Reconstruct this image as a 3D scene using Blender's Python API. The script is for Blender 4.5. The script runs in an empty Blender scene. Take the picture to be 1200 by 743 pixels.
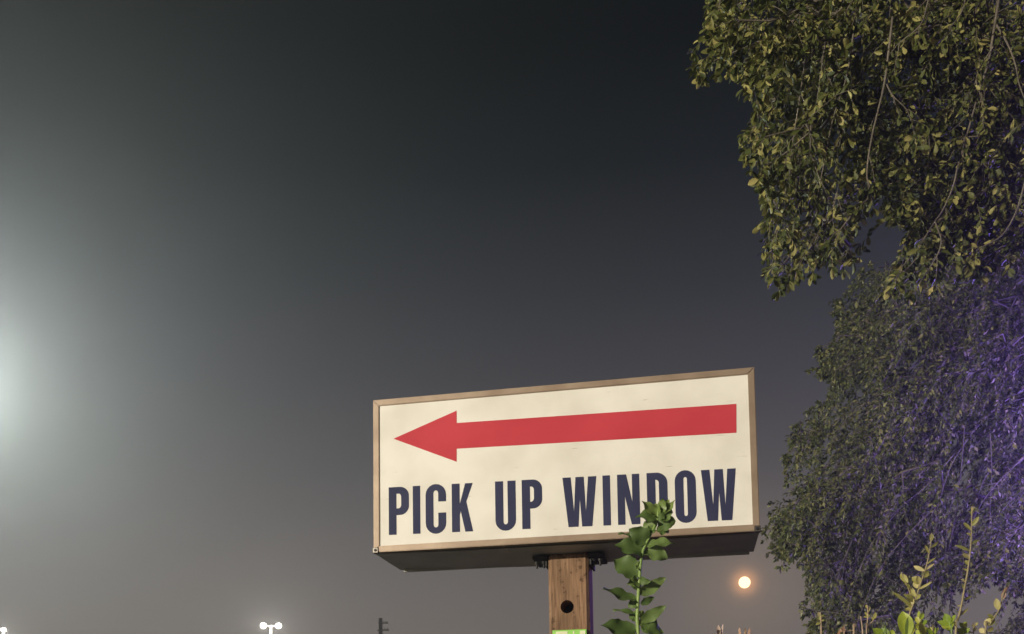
import bpy, bmesh, math, random
import numpy as np
from mathutils import Vector, Matrix, noise as mnoise

R = math.radians
random.seed(7)
rng = np.random.default_rng(11)
scene = bpy.context.scene
COL = scene.collection

# ------------------------------------------------------------------ camera
F_PX, PITCH, ROLL, CY, EYE = 1114.9, 0.0767, -0.0144, 800.0, 1.55
cam_d = bpy.data.cameras.new('camera')
cam_d.sensor_width = 36.0
cam_d.lens = F_PX / 1200 * 36
cam_d.shift_y = (CY - 371.5) / 1200
cam_d.clip_start = 0.05
cam_d.clip_end = 9000
cam = bpy.data.objects.new('camera', cam_d)
cam.matrix_world = (Matrix.Translation((0, 0, EYE)) @ Matrix.Rotation(math.pi / 2 + PITCH, 4, 'X')
                    @ Matrix.Rotation(ROLL, 4, 'Z'))
COL.objects.link(cam)
scene.camera = cam


def ray(px, py):
    a, b = px - 600, py - CY
    c, s = math.cos(-ROLL), math.sin(-ROLL)
    X, Y = (a * c - b * s) / F_PX, -(a * s + b * c) / F_PX
    c, s = math.cos(PITCH), math.sin(PITCH)
    return Vector((X, c - Y * s, s + Y * c))


def at(px, py, depth):
    """World point lying `depth` metres in front of the eye along +Y."""
    d = ray(px, py)
    return Vector((0, 0, EYE)) + d * (depth / d.y)


# ------------------------------------------------------------------ sky
MOON_DIR = ray(872.5, 682.5).normalized()
world = bpy.data.worlds.new('World')
scene.world = world
world.use_nodes = True
nt = world.node_tree
nt.nodes.clear()
N = nt.nodes.new
tc = N('ShaderNodeTexCoord')
sep = N('ShaderNodeSeparateXYZ')
nt.links.new(tc.outputs['Generated'], sep.inputs[0])
ramp = N('ShaderNodeValToRGB')          # light-polluted night sky, bright low, dark high
el = ramp.color_ramp.elements
SKY = [(0.0, (0.262, 0.220, 0.190)), (0.10, (0.210, 0.181, 0.163)), (0.19, (0.150, 0.134, 0.128)),
       (0.28, (0.094, 0.088, 0.091)), (0.37, (0.054, 0.053, 0.060)), (0.45, (0.0275, 0.0300, 0.0350)),
       (0.54, (0.0080, 0.0105, 0.0130)), (0.62, (0.0018, 0.0034, 0.0045)), (1.0, (0.0010, 0.0018, 0.0025))]
el[0].position, el[0].color = SKY[0][0], (*SKY[0][1], 1)
el[1].position, el[1].color = SKY[-1][0], (*SKY[-1][1], 1)
for p, c in SKY[1:-1]:
    e = el.new(p)
    e.color = (*c, 1)
nt.links.new(sep.outputs['Z'], ramp.inputs[0])
# aureole of the moon in the hazy air
dot = N('ShaderNodeVectorMath'); dot.operation = 'DOT_PRODUCT'
nrm = N('ShaderNodeVectorMath'); nrm.operation = 'NORMALIZE'
nt.links.new(tc.outputs['Generated'], nrm.inputs[0])
nt.links.new(nrm.outputs[0], dot.inputs[0])
dot.inputs[1].default_value = MOON_DIR


def halo(exponent, strength, color):
    p = N('ShaderNodeMath'); p.operation = 'POWER'
    mx = N('ShaderNodeMath'); mx.operation = 'MAXIMUM'
    nt.links.new(dot.outputs['Value'], mx.inputs[0]); mx.inputs[1].default_value = 0.0
    nt.links.new(mx.outputs[0], p.inputs[0]); p.inputs[1].default_value = exponent
    m = N('ShaderNodeVectorMath'); m.operation = 'SCALE'
    m.inputs[0].default_value = tuple(c * strength for c in color)
    nt.links.new(p.outputs[0], m.inputs['Scale'])
    return m


h1 = halo(17000, 0.75, (1.0, 0.42, 0.14))
h2 = halo(500, 0.09, (1.0, 0.62, 0.32))
a1 = N('ShaderNodeVectorMath'); a1.operation = 'ADD'
a2 = N('ShaderNodeVectorMath'); a2.operation = 'ADD'
nt.links.new(h1.outputs[0], a1.inputs[0]); nt.links.new(h2.outputs[0], a1.inputs[1])
nt.links.new(ramp.outputs[0], a2.inputs[0]); nt.links.new(a1.outputs[0], a2.inputs[1])
bg = N('ShaderNodeBackground')
bg.inputs['Strength'].default_value = 1.0
nt.links.new(a2.outputs[0], bg.inputs[0])
wo = N('ShaderNodeOutputWorld')
nt.links.new(bg.outputs[0], wo.inputs[0])

# ------------------------------------------------------------------ exposure and renderer
vs = scene.view_settings
vs.view_transform = 'Standard'
vs.look = 'None'
vs.exposure = 0.0
vs.gamma = 1.0
vs.use_curve_mapping = False
cy = scene.cycles
cy.use_denoising = True
cy.max_bounces = 6
cy.volume_bounces = 0
cy.diffuse_bounces = 3
cy.glossy_bounces = 2
cy.transmission_bounces = 4
cy.transparent_max_bounces = 8
cy.sample_clamp_indirect = 4.0

# light settings of the lamps built further down (watts, colour)
KEY_W, KEY_C = 10300.0, (1.0, 0.90, 0.72)          # walkway lamp behind the camera
FLOOD_W, FLOOD_C = 3100.0, (0.90, 1.0, 0.93)      # tall parking-lot lamp just left of the view
FAR_W, FAR_C = 440.0, (1.0, 0.95, 0.86)          # distant parking-lot lamps
VIOLET_W, VIOLET_C = 520.0, (0.28, 0.17, 1.0)     # landscape floodlight under the oak
HAZE_DENSITY, HAZE_G = 0.005, 0.76


# ------------------------------------------------------------------ helpers
def tag(o, label=None, cat=None, group=None, kind=None):
    if label: o['label'] = label
    if cat: o['category'] = cat
    if group: o['group'] = group
    if kind: o['kind'] = kind
    return o


def empty(name, loc=(0, 0, 0), rz=0.0):
    o = bpy.data.objects.new(name, None)
    o.empty_display_size = 0.2
    o.location = loc
    o.rotation_euler = (0, 0, rz)
    COL.objects.link(o)
    return o


def link(name, me, mat=None, parent=None, smooth=False):
    o = bpy.data.objects.new(name, me)
    if mat is not None and not me.materials:
        me.materials.append(mat)
    COL.objects.link(o)
    if parent is not None:
        o.parent = parent
    if smooth:
        me.polygons.foreach_set('use_smooth', [True] * len(me.polygons))
    return o


def from_bm(name, bm, mat, parent=None, smooth=False):
    me = bpy.data.meshes.new(name)
    bmesh.ops.recalc_face_normals(bm, faces=bm.faces)
    bm.to_mesh(me)
    bm.free()
    return link(name, me, mat, parent, smooth)


def add_box(bm, lo, hi, bevel=0.0, seg=2):
    vs_ = [bm.verts.new((x, y, z)) for x in (lo[0], hi[0]) for y in (lo[1], hi[1]) for z in (lo[2], hi[2])]
    idx = [(0, 1, 3, 2), (4, 6, 7, 5), (0, 4, 5, 1), (2, 3, 7, 6), (0, 2, 6, 4), (1, 5, 7, 3)]
    fs = [bm.faces.new([vs_[i] for i in f]) for f in idx]
    if bevel:
        es = {e for f in fs for e in f.edges}
        bmesh.ops.bevel(bm, geom=list(es), offset=bevel, segments=seg, affect='EDGES', profile=0.6)


def box(name, lo, hi, mat, parent=None, bevel=0.0, seg=2):
    bm = bmesh.new()
    add_box(bm, lo, hi, bevel, seg)
    return from_bm(name, bm, mat, parent)


def tube_arrays(path, radii, sides, cap=True):
    """Swept tube as (verts, faces)."""
    P = [Vector(p) for p in path]
    n = len(P)
    T = [(P[min(i + 1, n - 1)] - P[max(i - 1, 0)]).normalized() for i in range(n)]
    up = Vector((0.31, 0.17, 0.93)) if abs(T[0].z) < 0.85 else Vector((0.9, 0.3, 0.1))
    u = T[0].cross(up).normalized()
    vv, ff = [], []
    for i in range(n):
        u = (u - T[i] * u.dot(T[i])).normalized()
        w = T[i].cross(u)
        for k in range(sides):
            a = 2 * math.pi * k / sides
            vv.append(P[i] + (u * math.cos(a) + w * math.sin(a)) * radii[i])
    for i in range(n - 1):
        for k in range(sides):
            k2 = (k + 1) % sides
            ff.append((i * sides + k, i * sides + k2, (i + 1) * sides + k2, (i + 1) * sides + k))
    if cap:
        ff.append(tuple(range(sides - 1, -1, -1)))
        ff.append(tuple((n - 1) * sides + k for k in range(sides)))
    return vv, ff


class Acc:
    """Collects many pieces into one mesh."""
    def __init__(self):
        self.v, self.f = [], []

    def tube(self, path, radii, sides=6, cap=True):
        b = len(self.v)
        vv, ff = tube_arrays(path, radii, sides, cap)
        self.v += [tuple(p) for p in vv]
        self.f += [tuple(i + b for i in q) for q in ff]

    def build(self, name, mat, parent=None, smooth=True):
        me = bpy.data.meshes.new(name)
        me.from_pydata(self.v, [], self.f)
        me.update()
        return link(name, me, mat, parent, smooth)


def tube(name, path, radii, mat, parent=None, sides=10):
    a = Acc()
    if not hasattr(radii, '__len__'):
        radii = [radii] * len(path)
    a.tube(path, radii, sides)
    return a.build(name, mat, parent)


def smooth_path(pts, per=4):
    """Catmull-Rom through the points."""
    P = [Vector(p) for p in pts]
    P = [P[0] * 2 - P[1]] + P + [P[-1] * 2 - P[-2]]
    out = []
    for i in range(1, len(P) - 2):
        for k in range(per):
            t = k / per
            a, b, c, d = P[i - 1], P[i], P[i + 1], P[i + 2]
            out.append(0.5 * ((2 * b) + (c - a) * t + (2 * a - 5 * b + 4 * c - d) * t * t + (3 * b - a - 3 * c + d) * t ** 3))
    out.append(P[-2].copy())
    return out


# ------------------------------------------------------------------ materials
def principled(name):
    m = bpy.data.materials.new(name)
    m.use_nodes = True
    t = m.node_tree
    return m, t, t.nodes['Principled BSDF']


def mat_noise(name, c0, c1, scale=6.0, rough=0.6, bump=0.0, metallic=0.0, stretch=(1, 1, 1), detail=6, dist=0.01, spec=0.5,
              bump_scale=None):
    m, t, b = principled(name)
    tcn = t.nodes.new('ShaderNodeTexCoord')
    mp = t.nodes.new('ShaderNodeMapping')
    mp.inputs['Scale'].default_value = stretch
    nz = t.nodes.new('ShaderNodeTexNoise')
    nz.inputs['Scale'].default_value = scale
    nz.inputs['Detail'].default_value = detail
    cr = t.nodes.new('ShaderNodeValToRGB')
    cr.color_ramp.elements[0].position = 0.33
    cr.color_ramp.elements[1].position = 0.68
    cr.color_ramp.elements[0].color = (*c0, 1)
    cr.color_ramp.elements[1].color = (*c1, 1)
    t.links.new(tcn.outputs['Object'], mp.inputs[0])
    t.links.new(mp.outputs[0], nz.inputs['Vector'])
    t.links.new(nz.outputs[0], cr.inputs[0])
    t.links.new(cr.outputs[0], b.inputs['Base Color'])
    b.inputs['Roughness'].default_value = rough
    b.inputs['Metallic'].default_value = metallic
    b.inputs['Specular IOR Level'].default_value = spec
    if bump:
        n2 = nz
        if bump_scale:
            n2 = t.nodes.new('ShaderNodeTexNoise')
            n2.inputs['Scale'].default_value = bump_scale
            n2.inputs['Detail'].default_value = 5
            t.links.new(mp.outputs[0], n2.inputs['Vector'])
        bp = t.nodes.new('ShaderNodeBump')
        bp.inputs['Strength'].default_value = bump
        bp.inputs['Distance'].default_value = dist
        t.links.new(n2.outputs[0], bp.inputs['Height'])
        t.links.new(bp.outputs[0], b.inputs['Normal'])
    return m


def mat_leaf(name, dark, mid, light, per_island, rough=0.42, trans=0.25, spec=0.5):
    """Leaf colour varies leaf by leaf; a little light passes through."""
    m, t, b = principled(name)
    if per_island:
        g = t.nodes.new('ShaderNodeNewGeometry')
        src = g.outputs['Random Per Island']
    else:
        g = t.nodes.new('ShaderNodeObjectInfo')
        src = g.outputs['Random']
    cr = t.nodes.new('ShaderNodeValToRGB')
    e = cr.color_ramp.elements
    e[0].position, e[0].color = 0.0, (*dark, 1)
    e[1].position, e[1].color = 1.0, (*light, 1)
    k = e.new(0.6); k.color = (*mid, 1)
    t.links.new(src, cr.inputs[0])
    tcn = t.nodes.new('ShaderNodeTexCoord')
    nz = t.nodes.new('ShaderNodeTexNoise'); nz.inputs['Scale'].default_value = 60
    t.links.new(tcn.outputs['Object'], nz.inputs['Vector'])
    mr = t.nodes.new('ShaderNodeMapRange')
    mr.inputs['To Min'].default_value, mr.inputs['To Max'].default_value = 0.75, 1.25
    t.links.new(nz.outputs[0], mr.inputs[0])
    mx = t.nodes.new('ShaderNodeVectorMath'); mx.operation = 'SCALE'
    t.links.new(cr.outputs[0], mx.inputs[0]); t.links.new(mr.outputs[0], mx.inputs['Scale'])
    t.links.new(mx.outputs[0], b.inputs['Base Color'])
    b.inputs['Roughness'].default_value = rough
    b.inputs['Specular IOR Level'].default_value = spec
    tr = t.nodes.new('ShaderNodeBsdfTranslucent')
    t.links.new(mx.outputs[0], tr.inputs['Color'])
    ms = t.nodes.new('ShaderNodeMixShader'); ms.inputs[0].default_value = trans
    out = t.nodes['Material Output']
    t.links.new(b.outputs[0], ms.inputs[1]); t.links.new(tr.outputs[0], ms.inputs[2])
    t.links.new(ms.outputs[0], out.inputs['Surface'])
    return m


def mat_emit(name, color, strength):
    m = bpy.data.materials.new(name)
    m.use_nodes = True
    t = m.node_tree
    t.nodes.clear()
    e = t.nodes.new('ShaderNodeEmission')
    e.inputs[0].default_value = (*color, 1)
    e.inputs[1].default_value = strength
    o = t.nodes.new('ShaderNodeOutputMaterial')
    t.links.new(e.outputs[0], o.inputs[0])
    m.cycles.emission_sampling = 'NONE'     # the lamp object beside the lens carries the light
    return m


def mat_wood():
    m, t, b = principled('weathered_cedar')
    tcn = t.nodes.new('ShaderNodeTexCoord')
    mp = t.nodes.new('ShaderNodeMapping'); mp.inputs['Scale'].default_value = (1, 1, 0.07)
    t.links.new(tcn.outputs['Object'], mp.inputs[0])
    fine = t.nodes.new('ShaderNodeTexNoise'); fine.inputs['Scale'].default_value = 150; fine.inputs['Detail'].default_value = 8
    t.links.new(mp.outputs[0], fine.inputs['Vector'])
    mp2 = t.nodes.new('ShaderNodeMapping'); mp2.inputs['Scale'].default_value = (1, 1, 0.3)
    t.links.new(tcn.outputs['Object'], mp2.inputs[0])
    big = t.nodes.new('ShaderNodeTexNoise'); big.inputs['Scale'].default_value = 14; big.inputs['Detail'].default_value = 5
    t.links.new(mp2.outputs[0], big.inputs['Vector'])
    cr = t.nodes.new('ShaderNodeValToRGB')
    e = cr.color_ramp.elements
    e[0].position, e[0].color = 0.28, (0.165, 0.103, 0.062, 1)
    e[1].position, e[1].color = 0.74, (0.36, 0.243, 0.152, 1)
    k = e.new(0.5); k.color = (0.275, 0.174, 0.104, 1)
    t.links.new(fine.outputs[0], cr.inputs[0])
    cr2 = t.nodes.new('ShaderNodeValToRGB')
    cr2.color_ramp.elements[0].position, cr2.color_ramp.elements[0].color = 0.32, (0.66, 0.62, 0.60, 1)
    cr2.color_ramp.elements[1].position, cr2.color_ramp.elements[1].color = 0.62, (1.06, 1.0, 0.98, 1)
    t.links.new(big.outputs[0], cr2.inputs[0])
    mu = t.nodes.new('ShaderNodeVectorMath'); mu.operation = 'MULTIPLY'
    t.links.new(cr.outputs[0], mu.inputs[0]); t.links.new(cr2.outputs[0], mu.inputs[1])
    mp3 = t.nodes.new('ShaderNodeMapping'); mp3.inputs['Scale'].default_value = (1, 1, 0.055)
    t.links.new(tcn.outputs['Object'], mp3.inputs[0])
    ck = t.nodes.new('ShaderNodeTexNoise'); ck.inputs['Scale'].default_value = 62; ck.inputs['Detail'].default_value = 2
    t.links.new(mp3.outputs[0], ck.inputs['Vector'])
    cr3 = t.nodes.new('ShaderNodeValToRGB')         # drying cracks: thin dark bands where the noise crosses its middle
    e3 = cr3.color_ramp.elements
    e3[0].position, e3[0].color = 0.630, (1, 1, 1, 1)
    e3[1].position, e3[1].color = 0.652, (1, 1, 1, 1)
    q3 = e3.new(0.641); q3.color = (0.30, 0.27, 0.25, 1)
    t.links.new(ck.outputs[0], cr3.inputs[0])
    spn = t.nodes.new('ShaderNodeTexNoise'); spn.inputs['Scale'].default_value = 55; spn.inputs['Detail'].default_value = 4
    t.links.new(tcn.outputs['Object'], spn.inputs['Vector'])
    cr4 = t.nodes.new('ShaderNodeValToRGB')         # grime specks
    cr4.color_ramp.elements[0].position, cr4.color_ramp.elements[0].color = 0.28, (0.45, 0.42, 0.40, 1)
    cr4.color_ramp.elements[1].position, cr4.color_ramp.elements[1].color = 0.40, (1, 1, 1, 1)
    t.links.new(spn.outputs[0], cr4.inputs[0])
    mu2 = t.nodes.new('ShaderNodeVectorMath'); mu2.operation = 'MULTIPLY'
    mu3 = t.nodes.new('ShaderNodeVectorMath'); mu3.operation = 'MULTIPLY'
    t.links.new(mu.outputs[0], mu2.inputs[0]); t.links.new(cr3.outputs[0], mu2.inputs[1])
    t.links.new(mu2.outputs[0], mu3.inputs[0]); t.links.new(cr4.outputs[0], mu3.inputs[1])
    t.links.new(mu3.outputs[0], b.inputs['Base Color'])
    b.inputs['Roughness'].default_value = 0.78
    b.inputs['Specular IOR Level'].default_value = 0.25
    bp = t.nodes.new('ShaderNodeBump'); bp.inputs['Strength'].default_value = 0.5; bp.inputs['Distance'].default_value = 0.004
    t.links.new(fine.outputs[0], bp.inputs['Height']); t.links.new(bp.outputs[0], b.inputs['Normal'])
    return m


def mat_face():
    """Off-white acrylic with faint grime and a few scuffs."""
    m, t, b = principled('sign_acrylic')
    tcn = t.nodes.new('ShaderNodeTexCoord')
    nz = t.nodes.new('ShaderNodeTexNoise'); nz.inputs['Scale'].default_value = 4.5; nz.inputs['Detail'].default_value = 7
    t.links.new(tcn.outputs['Object'], nz.inputs['Vector'])
    cr = t.nodes.new('ShaderNodeValToRGB')
    cr.color_ramp.elements[0].position, cr.color_ramp.elements[0].color = 0.28, (0.70, 0.675, 0.61, 1)
    cr.color_ramp.elements[1].position, cr.color_ramp.elements[1].color = 0.6, (0.84, 0.82, 0.765, 1)
    t.links.new(nz.outputs[0], cr.inputs[0])
    mp = t.nodes.new('ShaderNodeMapping'); mp.inputs['Scale'].default_value = (2.2, 1, 30); mp.inputs['Rotation'].default_value = (0, R(4), 0)
    t.links.new(tcn.outputs['Object'], mp.inputs[0])
    sc = t.nodes.new('ShaderNodeTexNoise'); sc.inputs['Scale'].default_value = 5; sc.inputs['Detail'].default_value = 3
    t.links.new(mp.outputs[0], sc.inputs['Vector'])
    c2 = t.nodes.new('ShaderNodeValToRGB')
    c2.color_ramp.elements[0].position, c2.color_ramp.elements[0].color = 0.25, (0.62, 0.57, 0.50, 1)
    c2.color_ramp.elements[1].position, c2.color_ramp.elements[1].color = 0.31, (1, 1, 1, 1)
    t.links.new(sc.outputs[0], c2.inputs[0])
    mu = t.nodes.new('ShaderNodeVectorMath'); mu.operation = 'MULTIPLY'
    t.links.new(cr.outputs[0], mu.inputs[0]); t.links.new(c2.outputs[0], mu.inputs[1])
    t.links.new(mu.outputs[0], b.inputs['Base Color'])
    b.inputs['Roughness'].default_value = 0.6
    b.inputs['Specular IOR Level'].default_value = 0.15
    return m


M = dict(
    asphalt=mat_noise('asphalt', (0.060, 0.059, 0.057), (0.105, 0.102, 0.098), 40, 0.9, 0.5),
    mulch=mat_noise('mulch', (0.035, 0.022, 0.014), (0.10, 0.062, 0.038), 30, 0.95, 0.9, dist=0.03),
    kerb=mat_noise('kerb_concrete', (0.28, 0.27, 0.25), (0.40, 0.385, 0.36), 12, 0.85, 0.3),
    face=mat_face(),
    rail=mat_noise('bronze_aluminium', (0.26, 0.188, 0.133), (0.36, 0.275, 0.20), 9, 0.45, 0.12, 0.25, (1, 1, 1), 8),
    cabinet=mat_noise('dark_painted_sheet', (0.27, 0.265, 0.23), (0.36, 0.35, 0.31), 7, 0.5, 0.15),
    steel=mat_noise('grey_steel', (0.10, 0.09, 0.08), (0.20, 0.18, 0.155), 25, 0.42, 0.1, 0.7),
    black_steel=mat_noise('dark_steel', (0.016, 0.016, 0.017), (0.035, 0.034, 0.033), 25, 0.6, 0.2, 0.3),
    red=mat_noise('red_vinyl', (0.50, 0.048, 0.066), (0.57, 0.060, 0.080), 5, 0.7, spec=0.12),
    navy=mat_noise('navy_vinyl', (0.033, 0.037, 0.084), (0.043, 0.047, 0.100), 6, 0.7, spec=0.12),
    wood=mat_wood(),
    green=mat_noise('green_plastic', (0.26, 0.62, 0.09), (0.34, 0.74, 0.14), 20, 0.45),
    pale=mat_noise('pale_print', (0.75, 0.78, 0.50), (0.82, 0.85, 0.6), 20, 0.5),
    pole=mat_noise('galvanised_pole', (0.36, 0.36, 0.35), (0.48, 0.48, 0.46), 10, 0.5, 0.1, 0.4),
    lamp_housing=mat_noise('lamp_housing', (0.05, 0.05, 0.052), (0.09, 0.09, 0.09), 12, 0.5, 0.1),
    pole_wood=mat_noise('creosoted_pole', (0.06, 0.045, 0.032), (0.13, 0.10, 0.075), 14, 0.9, 0.4, stretch=(1, 1, .1)),
    porcelain=mat_noise('porcelain', (0.30, 0.29, 0.27), (0.4, 0.39, 0.37), 10, 0.3),
    bark=mat_noise('oak_bark', (0.075, 0.062, 0.050), (0.20, 0.175, 0.145), 22, 0.9, 0.8, stretch=(1, 1, 0.35), dist=0.02),
    twig=mat_noise('oak_twig', (0.085, 0.072, 0.055), (0.20, 0.172, 0.132), 9, 0.8),
    leaf_near=mat_leaf('oak_leaf', (0.036, 0.050, 0.011), (0.102, 0.116, 0.029), (0.37, 0.34, 0.115), True, 0.55, 0.14, 0.3),
    leaf_one=mat_leaf('oak_leaf_near', (0.062, 0.072, 0.018), (0.160, 0.165, 0.044), (0.44, 0.38, 0.14), False, 0.52, 0.16, 0.3),
    leaf_far=mat_leaf('oak_leaf_far', (0.040, 0.054, 0.015), (0.112, 0.130, 0.039), (0.30, 0.285, 0.125), True, 0.55, 0.10, 0.3),
    herb_leaf=mat_leaf('herb_leaf', (0.082, 0.135, 0.034), (0.120, 0.188, 0.050), (0.180, 0.255, 0.072), False, 0.55, 0.22, 0.35),
    herb_young=mat_leaf('herb_young_leaf', (0.17, 0.25, 0.06), (0.22, 0.31, 0.08), (0.29, 0.38, 0.11), False, 0.45, 0.28),
    herb_stem=mat_noise('herb_stem', (0.17, 0.27, 0.06), (0.26, 0.37, 0.10), 12, 0.5, 0.2),
    shoot_leaf=mat_leaf('shoot_leaf', (0.26, 0.27, 0.060), (0.46, 0.43, 0.12), (0.70, 0.62, 0.28), False, 0.5, 0.25),
    lime_leaf=mat_leaf('lime_leaf', (0.24, 0.36, 0.030), (0.38, 0.46, 0.045), (0.52, 0.52, 0.08), False, 0.45, 0.28),
    shoot_stem=mat_noise('shoot_stem', (0.24, 0.21, 0.10), (0.40, 0.33, 0.18), 20, 0.7, 0.2),
    dry_stem=mat_noise('dry_stem', (0.36, 0.26, 0.17), (0.52, 0.40, 0.27), 20, 0.8, 0.2),
    plum_leaf=mat_leaf('plum_leaf', (0.030, 0.012, 0.012), (0.052, 0.020, 0.018), (0.085, 0.032, 0.026), False, 0.4, 0.2),
    dry_leaf=mat_leaf('dry_leaf', (0.36, 0.20, 0.11), (0.52, 0.34, 0.22), (0.66, 0.56, 0.45), False, 0.5, 0.25),
    lens_cool=mat_emit('lens_cool', FLOOD_C, 60),
    lens_warm=mat_emit('lens_warm', (1.0, 0.9, 0.72), 26),
    lens_key=mat_emit('lens_key', KEY_C, 30),
    lens_violet=mat_emit('lens_violet', VIOLET_C, 12),
    moon=mat_emit('moon_glow', (1.0, 0.77, 0.44), 2.6),
)


# ------------------------------------------------------------------ ground
def sheet(name, pts, z, mat):
    bm = bmesh.new()
    bm.faces.new([bm.verts.new((x, y, z)) for x, y in pts])
    return tag(from_bm(name, bm, mat), kind='structure')


sheet('ground', [(-4000, -4000), (4000, -4000), (4000, 4000), (-4000, 4000)], 0.0, M['asphalt'])
bed = [(-1.2, 2.2), (0.4, 2.0), (2.2, 2.0), (9.5, 2.2), (10, 12.5), (-0.5, 12.5), (-1.5, 8)]
bm = bmesh.new()
f = bm.faces.new([bm.verts.new((x, y, 0.09)) for x, y in bed])
tag(from_bm('planting_bed', bm, M['mulch']), kind='structure')
a = Acc()
ring = [Vector((x, y, 0.05)) for x, y in bed] + [Vector((*bed[0], 0.05))]
bm = bmesh.new()
for p, q in zip(ring, ring[1:]):
    d = (q - p); L = d.length; d.normalize(); n = Vector((-d.y, d.x, 0)) * 0.075
    b0 = [p + n, p - n, q - n, q + n]
    lo_ = [bm.verts.new((v.x, v.y, -0.02)) for v in b0]
    hi_ = [bm.verts.new((v.x, v.y, 0.13)) for v in b0]
    bm.faces.new(hi_)
    for i in range(4):
        bm.faces.new([lo_[i], lo_[(i + 1) % 4], hi_[(i + 1) % 4], hi_[i]])
tag(from_bm('kerb', bm, M['kerb']), kind='structure')

# ------------------------------------------------------------------ the pick up sign
SX, SY, SZ, SYAW, SW, SH, SD = -0.5457, 3.7559, 2.3689, -0.1867, 1.5, 0.6244, 0.345
sign = empty('pickup_sign', (SX, SY, 0), SYAW)      # local: x along the face, y into the cabinet, z up
tag(sign, 'cream box sign with red left arrow and navy PICK UP WINDOW lettering on wooden post', 'sign')
Z0, Z1 = SZ, SZ + SH
RB = 0.025      # rail width


def panel_grid(name, fn, nu, nv, mat, parent):
    bm = bmesh.new()
    g = [[bm.verts.new(fn(i / nu, j / nv)) for j in range(nv + 1)] for i in range(nu + 1)]
    for i in range(nu):
        for j in range(nv):
            bm.faces.new((g[i][j], g[i + 1][j], g[i + 1][j + 1], g[i][j + 1]))
    return from_bm(name, bm, mat, parent, True)


# cabinet shell: top, bottom, two sides, back, with a slightly sagging bottom sheet
bm = bmesh.new()
add_box(bm, (0.004, 0.016, Z0 + 0.004), (SW - 0.004, SD, Z1 - 0.004), 0.004, 1)
from_bm('cabinet', bm, M['cabinet'], sign)


def bottom_fn(u, v):
    x = 0.002 + u * (SW - 0.004)
    y = 0.012 + v * (SD - 0.010)
    sag = -0.0045 - 0.006 * math.sin(math.pi * u) - 0.010 * v * max(0, math.sin(math.pi * min(1, u * 1.15)) ** 2)
    sag += 0.003 * mnoise.noise(Vector((x * 5, y * 6, 3)))
    return (x, y, Z0 + sag)


panel_grid('bottom_sheet', bottom_fn, 30, 8, M['cabinet'], sign)
box('bottom_seam', (0.02, SD - 0.014, Z0 - 0.018), (SW - 0.02, SD - 0.004, Z0 - 0.004), M['cabinet'], sign, 0.002, 1)
for x0 in (0.52, 1.02):
    box('bottom_flange', (x0, 0.03, Z0 - 0.013), (x0 + 0.022, SD - 0.016, Z0 - 0.003), M['cabinet'], sign, 0.002, 1)

# face panel
face = box('face_panel', (RB - 0.006, 0.0020, Z0 + RB - 0.006), (SW - RB + 0.006, 0.010, Z1 - RB + 0.006), M['face'], sign)
# retaining rails, mitred
def rail(a0, a1, b0, b1):
    """quad a0,a1 outer edge; b0,b1 inner edge (x,z), extruded in y with a small lip"""
    bm = bmesh.new()
    fr = [bm.verts.new((x, -0.004, z)) for x, z in (a0, a1, b1, b0)]
    bk = [bm.verts.new((x, 0.030, z)) for x, z in (a0, a1, b1, b0)]
    bm.faces.new(fr)
    bm.faces.new(bk[::-1])
    for i in range(4):
        bm.faces.new((fr[i], fr[(i + 1) % 4], bk[(i + 1) % 4], bk[i]))
    bmesh.ops.recalc_face_normals(bm, faces=bm.faces)
    bmesh.ops.bevel(bm, geom=[e for e in bm.edges if all(v.co.y < 0.01 for v in e.verts)], offset=0.0022, segments=2, affect='EDGES')
    return from_bm('retaining_rail', bm, M['rail'], sign)


g_ = 0.0006
rail((g_, Z0), (SW - g_, Z0), (RB + g_, Z0 + RB), (SW - RB - g_, Z0 + RB))
rail((g_, Z1), (SW - g_, Z1), (RB + g_, Z1 - RB), (SW - RB - g_, Z1 - RB))
rail((0, Z0 + g_), (0, Z1 - g_), (RB, Z0 + RB + g_), (RB, Z1 - RB - g_))
rail((SW, Z0 + g_), (SW, Z1 - g_), (SW - RB, Z0 + RB + g_), (SW - RB, Z1 - RB - g_))
# corner clips with a screw
for sx in (0, 1):
    x0 = -0.0025 if sx == 0 else SW - 0.021
    c = box('corner_clip', (x0, -0.0085, Z0 - 0.004), (x0 + 0.0235, 0.02, Z0 + 0.019), M['steel'], sign, 0.002, 1)
    bm = bmesh.new()
    bmesh.ops.create_cone(bm, cap_ends=True, segments=10, radius1=0.0062, radius2=0.0045, depth=0.005,
                          matrix=Matrix.Translation((x0 + 0.0118, -0.0105, Z0 + 0.007)) @ Matrix.Rotation(R(90), 4, 'X'))
    from_bm('screw', bm, M['black_steel'], c)


# flat vinyl graphics cut from outlines
def outline_mesh(name, loops, y, mat, parent, thick=0.0006):
    cu = bpy.data.curves.new(name, 'CURVE')
    cu.dimensions = '2D'
    cu.fill_mode = 'BOTH'
    cu.extrude = thick / 2
    for lp in loops:
        sp = cu.splines.new('POLY')
        sp.points.add(len(lp) - 1)
        for q, (x, z) in zip(sp.points, lp):
            q.co = (x, z, 0, 1)
        sp.use_cyclic_u = True
    tmp = bpy.data.objects.new(name + '_outline', cu)
    COL.objects.link(tmp)
    me = bpy.data.meshes.new_from_object(tmp)
    bpy.data.objects.remove(tmp)
    bpy.data.curves.remove(cu)
    me.transform(Matrix(((1, 0, 0, 0), (0, 0, -1, y), (0, 1, 0, 0), (0, 0, 0, 1))))
    me.materials.clear()
    return link(name, me, mat, parent)


ar = [(0.0842, 0.4599), (0.3467, 0.5542), (0.3465, 0.5036), (1.4300, 0.4899), (1.4270, 0.3788), (0.3452, 0.3992), (0.3446, 0.3463)]
outline_mesh('arrow', [[(x, Z0 + z) for x, z in ar]], 0.0014, M['red'], face)


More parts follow.
